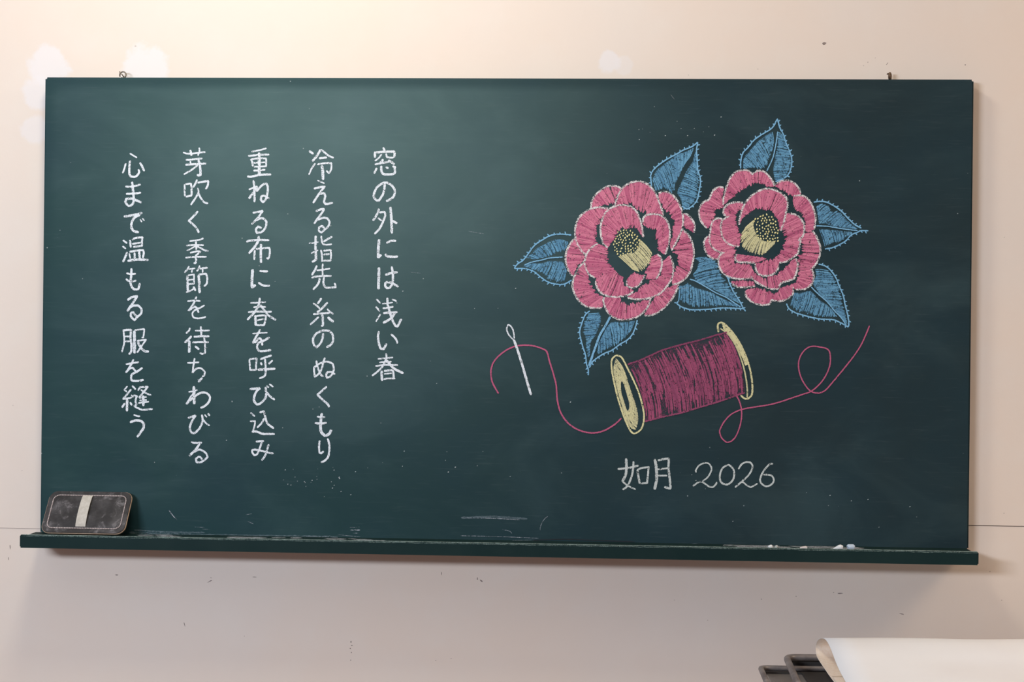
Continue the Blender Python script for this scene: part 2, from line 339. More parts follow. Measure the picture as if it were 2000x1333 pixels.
CHARS = """c1 窓 43:-2306,7630 -2266,7552/43:-2462,7426 -2461,7527 -2281,7543 -2089,7547 -2077,7494 -2086,7434/31:-2329,7495 -2388,7420 -2465,7358/33:-2245,7511 -2230,7439 -2130,7428 -2094,7434/43:-2298,7397 -2363,7313/38:-2464,7295 -2279,7331 -2183,7348/43:-2201,7380 -2135,7338 -2075,7297/40:-2422,7229 -2474,7116/43:-2338,7272 -2327,7158 -2276,7105 -2132,7106 -2070,7126 -2067,7184 -2080,7231/43:-2248,7248 -2194,7219/43:-2116,7267 -2047,7234
c1 の 43:-2262,6920 -2273,6813 -2302,6705 -2378,6591 -2427,6603 -2475,6668 -2458,6764 -2405,6859 -2298,6932 -2214,6938 -2124,6885 -2069,6802 -2074,6706 -2127,6635 -2234,6580
c1 外 40:-2371,6436 -2400,6346 -2447,6257 -2488,6200/40:-2364,6359 -2268,6377 -2246,6324 -2267,6240 -2348,6060 -2453,5940/31:-2393,6257 -2314,6201/48:-2149,6473 -2129,6277 -2113,5955/43:-2110,6205 -2062,6176 -2011,6152
c1 に 52:-2358,5845 -2374,5702 -2378,5487 -2313,5542/40:-2219,5769 -2130,5811 -2028,5812/43:-2235,5560 -2210,5519 -2102,5502 -1989,5511
c1 は 50:-2358,5295 -2360,5122 -2365,4889 -2335,4889/43:-2236,5147 -2111,5189 -1991,5202/43:-2112,5315 -2087,5184 -2085,5029 -2102,4957 -2155,4897 -2203,4896 -2234,4944 -2223,5003 -2169,5010 -2085,4981 -1970,4922
c1 浅 31:-2405,4680 -2320,4597/33:-2413,4530 -2330,4442/29:-2318,4388 -2406,4238/26:-2290,4591 -2188,4598 -2080,4617/36:-2277,4499 -2187,4509 -2067,4534/38:-2270,4406 -2150,4417 -1988,4427/43:-2189,4706 -2176,4563 -2126,4396 -2076,4253 -2021,4165 -1979,4153 -1909,4303/31:-2099,4677 -2045,4659 -2009,4633/43:-2036,4409 -2101,4319 -2184,4258 -2268,4216
c1 い 43:-2344,4058 -2361,3956 -2341,3813 -2310,3718 -2250,3707 -2191,3815/38:-2109,4001 -2043,3942 -2000,3883 -1982,3817
c1 春 36:-2201,3624 -2191,3540 -2212,3481 -2258,3385 -2341,3288 -2472,3185/29:-2362,3515 -2200,3531 -2062,3548/29:-2331,3449 -2223,3459 -2091,3464/33:-2408,3377 -2199,3400 -1965,3400/45:-2188,3493 -2090,3375 -1994,3304 -1855,3244/48:-2284,3289 -2273,3086/38:-2239,3283 -2090,3301 -2056,3268 -2046,3137/29:-2239,3227 -2083,3241/31:-2243,3122 -2160,3138 -2016,3137
c2 冷 43:-3754,7551 -3663,7492/43:-3526,7582 -3591,7462 -3686,7348/36:-3520,7582 -3447,7523 -3362,7457 -3265,7418/40:-3554,7408 -3397,7427/33:-3589,7289 -3444,7313 -3312,7318 -3313,7201 -3358,7117 -3409,7170/50:-3498,7271 -3479,7164 -3471,6984/31:-3625,7312 -3696,7210 -3749,7085
c2 え 26:-3585,6978 -3440,6919/40:-3650,6816 -3523,6847 -3433,6859 -3499,6781 -3582,6661 -3662,6535/40:-3534,6715 -3450,6734 -3425,6674 -3448,6566 -3417,6519 -3351,6525 -3273,6546
c2 る 40:-3608,6374 -3519,6410 -3446,6423 -3482,6351 -3565,6237 -3636,6134/38:-3564,6207 -3469,6249 -3384,6244 -3335,6173 -3358,6089 -3418,6028 -3495,5962 -3538,5998 -3539,6063 -3479,6094 -3430,6040
c2 指 26:-3734,5753 -3644,5758 -3548,5779/45:-3603,5902 -3604,5668 -3592,5465 -3610,5423 -3670,5387/29:-3690,5554 -3618,5591 -3552,5621/31:-3495,5902 -3482,5801 -3463,5741 -3402,5724 -3282,5737/38:-3278,5886 -3356,5844 -3451,5783/33:-3498,5627 -3478,5526 -3471,5394/33:-3449,5607 -3305,5625 -3298,5527 -3303,5420 -3465,5416/38:-3448,5532 -3328,5545
c2 先 40:-3573,5322 -3614,5226 -3673,5130/31:-3577,5226 -3457,5239 -3313,5264/31:-3459,5359 -3463,5251 -3458,5120/36:-3678,5082 -3564,5107 -3420,5120 -3281,5121/38:-3522,5083 -3521,5029 -3562,4939 -3646,4849/36:-3431,5096 -3442,5000 -3424,4929 -3381,4891 -3285,4894 -3201,4901 -3207,4943 -3226,4984
c2 糸 40:-3475,4687 -3552,4573/31:-3643,4590 -3558,4531 -3503,4478/38:-3354,4605 -3437,4514 -3496,4454 -3562,4411/36:-3638,4369 -3472,4388 -3309,4402/31:-3364,4479 -3303,4420 -3237,4379/40:-3459,4370 -3446,4263 -3439,4161 -3475,4137/36:-3525,4322 -3603,4249 -3692,4165/48:-3350,4318 -3296,4270 -3231,4227
c2 の 40:-3437,4008 -3448,3900 -3495,3792 -3567,3726 -3615,3779 -3634,3862 -3617,3934 -3552,4007 -3432,4056 -3335,4051 -3263,3998 -3238,3915 -3249,3831 -3296,3771 -3368,3728
c2 ぬ 38:-3564,3469 -3545,3373 -3507,3266 -3470,3195 -3422,3159/36:-3396,3530 -3431,3422 -3459,3302 -3519,3206 -3590,3151 -3603,3253 -3604,3337 -3521,3397 -3425,3440 -3329,3447 -3244,3413 -3219,3329 -3230,3257 -3277,3173 -3349,3136 -3368,3184 -3350,3244 -3266,3251 -3193,3204
c2 く 40:-3353,2969 -3443,2884 -3532,2805 -3429,2705 -3331,2623 -3301,2563
c2 も 52:-3444,2448 -3460,2322 -3465,2155 -3446,2071 -3385,2012 -3325,2025 -3277,2074 -3254,2134/33:-3539,2378 -3449,2370 -3377,2371/38:-3580,2251 -3460,2244 -3345,2262
c2 り 38:-3478,1915 -3491,1796 -3483,1676 -3447,1665 -3399,1707/38:-3324,1959 -3293,1846 -3291,1691 -3320,1583 -3379,1522 -3451,1488
c3 重 31:-4883,7531 -4738,7558 -4588,7598/36:-4949,7446 -4737,7468 -4532,7475/36:-4900,7384 -4869,7336 -4850,7240/33:-4894,7381 -4737,7402 -4592,7397 -4592,7247 -4735,7241 -4850,7240/29:-4845,7312 -4603,7325/36:-4843,7162 -4722,7169 -4607,7181/40:-4963,7048 -4890,7042 -4733,7075 -4612,7086 -4491,7090/55:-4732,7516 -4729,7277 -4727,7085
c3 ね 40:-4841,6976 -4821,6857 -4812,6545/31:-4929,6790 -4839,6827 -4761,6863/45:-4761,6857 -4826,6749 -4927,6610/40:-4778,6749 -4706,6839 -4634,6900 -4574,6906 -4555,6834 -4560,6739 -4583,6619 -4642,6546 -4685,6594 -4680,6660 -4620,6678 -4522,6613
c3 る 38:-4846,6335 -4725,6360 -4647,6379 -4712,6282 -4784,6198 -4865,6111/40:-4783,6186 -4699,6229 -4627,6223 -4572,6164 -4589,6056 -4660,5971 -4763,5947 -4776,6018 -4734,6073 -4667,6037
c3 布 40:-4966,5771 -4888,5796 -4695,5809 -4513,5807/45:-4726,5887 -4731,5791 -4802,5671 -4915,5544/36:-4795,5611 -4800,5539 -4805,5419/36:-4777,5635 -4656,5642 -4512,5661 -4499,5589 -4510,5493 -4533,5445 -4564,5463/45:-4676,5732 -4677,5540 -4671,5360
c3 に 52:-4833,5237 -4843,5063 -4844,4883 -4769,4932/38:-4700,5202 -4615,5199 -4530,5195/38:-4722,4980 -4648,4933 -4588,4916 -4491,4920
c3 春 40:-4688,4681 -4699,4573 -4752,4453 -4823,4356 -4931,4247/29:-4874,4578 -4717,4585 -4566,4601/31:-4813,4494 -4680,4508 -4565,4500/36:-4915,4397 -4763,4411 -4449,4411/38:-4674,4544 -4607,4454 -4509,4336 -4363,4251/45:-4772,4339 -4768,4237 -4758,4135/36:-4756,4321 -4630,4340 -4563,4335 -4574,4239 -4597,4149 -4748,4147/29:-4737,4237 -4605,4269
c3 を 26:-4825,3981 -4674,3992 -4529,4002/40:-4669,4066 -4722,3970 -4811,3807 -4757,3820 -4697,3886 -4667,3887 -4636,3827 -4629,3749/40:-4486,3913 -4612,3839 -4696,3803 -4732,3742 -4719,3683 -4670,3641 -4549,3649 -4453,3664
c3 呼 33:-4880,3483 -4870,3357 -4859,3256/33:-4874,3483 -4735,3497 -4746,3383 -4745,3275 -4859,3271/38:-4668,3479 -4572,3517 -4440,3560/40:-4656,3420 -4633,3366/36:-4420,3464 -4504,3388/36:-4572,3493 -4558,3325 -4559,3193 -4592,3145 -4682,3108/43:-4714,3278 -4545,3289 -4364,3301
c3 び 43:-4867,2896 -4783,2903 -4662,2917 -4722,2868 -4769,2771 -4780,2675 -4725,2598 -4659,2617 -4563,2714 -4540,2810 -4553,2894 -4553,2942/40:-4534,2846 -4467,2763 -4369,2693/36:-4536,2966 -4487,2933/31:-4482,3003 -4402,2944
c3 込 29:-4844,2441 -4759,2364/38:-4669,2443 -4584,2468 -4559,2379 -4521,2248 -4460,2189 -4381,2136/36:-4577,2331 -4618,2246 -4714,2143/31:-4854,2269 -4751,2271 -4763,2184 -4792,2076/40:-4816,2066 -4725,2071 -4616,2031 -4483,2027 -4362,2031
c3 み 38:-4735,1876 -4572,1888/36:-4614,1863 -4649,1767 -4696,1646 -4756,1603 -4799,1657 -4806,1704 -4745,1717 -4648,1701 -4503,1667 -4382,1645/38:-4480,1829 -4515,1709 -4550,1600 -4616,1510
c4 芽 31:-6235,7509 -6132,7485 -5950,7501 -5792,7519/43:-6094,7558 -6077,7498 -6065,7444/33:-5917,7606 -5911,7534 -5943,7444/36:-6179,7359 -6009,7378 -5851,7393/33:-6088,7341 -6081,7281/38:-6188,7269 -5984,7282 -5771,7295/45:-5930,7372 -5905,7282 -5888,7174 -5882,7066 -5957,7066/33:-5941,7264 -6055,7173 -6215,7079
c4 吹 33:-6196,6890 -6194,6752 -6186,6650/36:-6186,6887 -6071,6903 -6057,6777 -6056,6669 -6171,6642/38:-5950,6982 -5980,6910 -6027,6825/38:-5943,6916 -5858,6935 -5731,6953 -5736,6875 -5778,6791/36:-5932,6820 -5923,6730 -5976,6622 -6070,6483/36:-5923,6718 -5867,6610 -5805,6539 -5726,6513
c4 く 40:-5925,6364 -6009,6267 -6105,6171 -6007,6093 -5945,6022 -5902,5938
c4 季 31:-6088,5774 -5943,5794 -5858,5812 -5810,5837/31:-6150,5690 -5978,5700 -5802,5699/40:-5961,5781 -5956,5697 -5950,5607/26:-5972,5679 -6062,5624 -6141,5588/33:-5935,5680 -5856,5638 -5783,5597 -5710,5585/33:-6074,5546 -5928,5578 -5867,5572 -5927,5518 -5970,5487/33:-6164,5449 -5988,5469 -5745,5473/36:-5969,5463 -5950,5409 -5962,5343 -6001,5349
c4 節 33:-6089,5286 -6125,5220 -6179,5159/29:-6100,5226 -5967,5245/31:-6033,5220 -6033,5160/33:-5876,5300 -5900,5246 -5936,5185/36:-5888,5240 -5721,5259/29:-5821,5240 -5820,5162/43:-6123,5100 -6116,4968 -6107,4787/31:-6111,5106 -5990,5125 -5989,5029 -5988,4945 -6109,4932/29:-6104,5016 -5995,5029/29:-6144,4773 -6041,4812 -5981,4861/40:-5999,4891 -5956,4801/48:-5899,5120 -5885,4970 -5876,4760/36:-5899,5120 -5753,5145 -5728,5055 -5739,4947 -5793,4893
c4 を 31:-6117,4598 -5978,4615 -5856,4604/38:-5936,4693 -5978,4585 -6043,4476 -6091,4415 -6013,4470 -5964,4495 -5922,4459 -5890,4375/33:-5773,4524 -5867,4472 -5927,4447 -5994,4404 -6017,4332 -5986,4284 -5913,4267 -5828,4274 -5744,4299
c4 待 33:-6059,4081 -6075,4029 -6135,3969/40:-6025,3922 -6085,3855 -6163,3788/48:-6072,3837 -6067,3711 -6070,3591/38:-5845,4110 -5838,4044 -5831,3936/31:-5959,4025 -5826,4028 -5670,4034/38:-5982,3904 -5836,3918 -5673,3920/36:-6011,3793 -5859,3804 -5683,3802/33:-5778,3906 -5762,3787 -5754,3595 -5808,3570 -5863,3599/43:-5956,3724 -5870,3659
c4 ち 31:-6104,3393 -5988,3398 -5865,3411/33:-5959,3488 -5978,3368 -5998,3200 -5950,3260 -5878,3297 -5805,3274 -5756,3215 -5767,3155 -5809,3124/43:-5805,3106 -5881,3021
c4 わ 31:-6073,2827 -5982,2840 -5897,2867/52:-5971,2942 -5963,2768 -5957,2588/29:-5964,2816 -6030,2731 -6113,2592/40:-6119,2586 -6005,2695 -5872,2793 -5763,2819 -5684,2784 -5647,2712 -5676,2628 -5748,2555 -5833,2515
c4 び 40:-6083,2316 -6001,2341 -5928,2366 -5988,2275 -6029,2179 -6037,2095 -6003,2029 -5949,2018 -5864,2097 -5805,2206 -5788,2290 -5805,2386/31:-5776,2290 -5720,2219 -5647,2172/26:-5752,2387 -5703,2337/36:-5686,2412 -5649,2364
c4 る 36:-6013,1843 -5910,1832 -5795,1840/43:-5837,1821 -5921,1700 -6047,1572/38:-5944,1652 -5860,1701 -5787,1684 -5714,1631 -5682,1560 -5736,1505 -5821,1455 -5900,1454 -5913,1520 -5858,1563 -5810,1546 -5791,1498
c5 心 31:-7290,7486 -7219,7444 -7145,7402/33:-7366,7293 -7393,7190 -7429,7096/40:-7281,7347 -7296,7203 -7288,7070 -7239,7029 -7166,7035 -7117,7083 -7100,7132 -7118,7174/40:-7089,7306 -7046,7240 -6996,7138
c5 ま 36:-7377,6835 -7237,6836 -7066,6877/38:-7357,6691 -7211,6698 -7058,6717/45:-7238,6932 -7218,6782 -7204,6626 -7209,6517 -7257,6463 -7318,6469 -7367,6540 -7344,6595 -7246,6601 -7148,6566 -7044,6525
c5 で 45:-7395,6245 -7230,6271 -7023,6320/45:-7072,6284 -7181,6229 -7235,6132 -7240,6036 -7190,5964 -7092,5941/24:-7073,6194 -7031,6140/26:-7028,6216 -6983,6168
c5 温 36:-7408,5782 -7322,5723/33:-7418,5662 -7388,5650 -7345,5614/40:-7317,5554 -7355,5458 -7403,5355/40:-7267,5789 -7258,5711 -7247,5639/36:-7225,5789 -7164,5826 -7018,5845 -7029,5761 -7028,5677 -7205,5651/33:-7224,5711 -7053,5737/31:-7277,5530 -7257,5422/38:-7277,5554 -7137,5580 -7003,5593 -6990,5533 -7007,5436/38:-7173,5543 -7166,5423/45:-7082,5568 -7068,5424/45:-7312,5380 -7123,5405 -6894,5401
c5 も 43:-7231,5234 -7235,5078 -7246,4957 -7214,4861 -7153,4820 -7086,4832 -7063,4947/36:-7333,5137 -7242,5123 -7142,5129/36:-7338,5028 -7289,4987 -7215,4975 -7130,4997
c5 る 43:-7303,4608 -7212,4669 -7109,4688 -7174,4585 -7306,4391/40:-7271,4452 -7186,4501 -7088,4508 -7027,4442 -7026,4358 -7086,4297 -7158,4218 -7226,4284 -7233,4356 -7184,4374 -7147,4320 -7098,4297
c5 服 33:-7378,4033 -7362,3889 -7360,3757 -7407,3582/40:-7375,4021 -7223,4029 -7234,3890 -7214,3734 -7218,3602 -7266,3547/33:-7356,3895 -7228,3900/31:-7342,3799 -7233,3804/55:-7162,4012 -7153,3795 -7151,3567/31:-7156,4021 -6961,4047 -6977,3881 -7014,3881/33:-7105,3814 -7007,3827 -6922,3843 -6994,3737 -7102,3579/45:-7092,3796 -7030,3688 -6956,3617 -6865,3606
c5 を 36:-7322,3354 -7197,3374 -7063,3399/36:-7168,3452 -7215,3349 -7317,3192 -7245,3265 -7184,3289 -7135,3230 -7085,3188/40:-6989,3289 -7086,3218 -7195,3157 -7212,3073 -7193,3031 -7071,3032 -6962,3049
c5 縫 29:-7284,2926 -7344,2850 -7289,2809/36:-7210,2864 -7288,2767 -7372,2669/33:-7378,2669 -7251,2689 -7190,2708/29:-7209,2756 -7165,2708/45:-7287,2671 -7288,2550 -7287,2430/40:-7329,2592 -7389,2501/36:-7231,2611 -7188,2546/36:-7192,2936 -7118,2859/36:-7166,2744 -7092,2733 -7122,2649 -7103,2565 -7157,2528/36:-7151,2534 -7065,2493 -6968,2464 -6779,2485/33:-7021,2921 -7081,2836/36:-7034,2908 -6881,2919 -6947,2831 -7056,2698/33:-7021,2860 -6923,2796 -6812,2749/29:-7049,2692 -6897,2718/29:-7043,2644 -6897,2661/31:-7067,2595 -6854,2628/48:-6971,2747 -6962,2537
c5 う 31:-7155,2366 -7088,2342 -7025,2335/45:-7227,2214 -7124,2252 -7014,2247 -6952,2194 -6957,2110 -7011,2025 -7083,1927
date 如 48:2469,1654 2478,1497 2468,1354 2438,1275 2399,1203/30:2407,1207 2502,1134 2660,1058/36:2611,1601 2605,1459 2579,1309 2518,1150 2463,1086 2409,1050/36:2310,1447 2483,1465 2593,1490 2710,1520/38:2691,1452 2704,1342 2738,1169/35:2699,1449 2797,1478 2903,1495 2893,1345 2879,1219 2879,1187 2738,1173
date 月 51:3019,1651 3048,1505 3058,1348 3055,1222 3022,1063/40:3078,1624 3172,1649 3290,1663 3284,1509 3301,1352 3319,1194 3328,1084 3206,1114/32:3072,1454 3268,1477/32:3082,1332 3262,1335
date 2 28:3818,1404 3803,1438 3866,1537 3973,1588 4051,1580 4106,1502 4092,1413 4034,1314 3937,1234/30:3752,1137 3850,1212 3918,1228 3997,1185 4066,1137 4134,1128 4192,1179 4211,1228
date 0 34:4403,1551 4326,1505 4278,1406 4269,1288 4309,1210 4398,1182 4466,1212 4523,1282 4542,1391 4521,1479 4452,1551 4403,1555
date 2 32:4619,1480 4686,1579 4774,1620 4852,1611 4891,1543 4863,1445 4796,1345 4680,1235 4559,1130/28:4671,1230 4719,1226 4778,1178 4857,1135 4925,1171 4988,1211
date 6 32:5281,1590 5222,1588 5126,1488 5059,1369 5036,1271 5081,1193 5159,1160 5237,1185 5294,1255 5284,1333 5235,1372 5156,1385 5098,1380"""
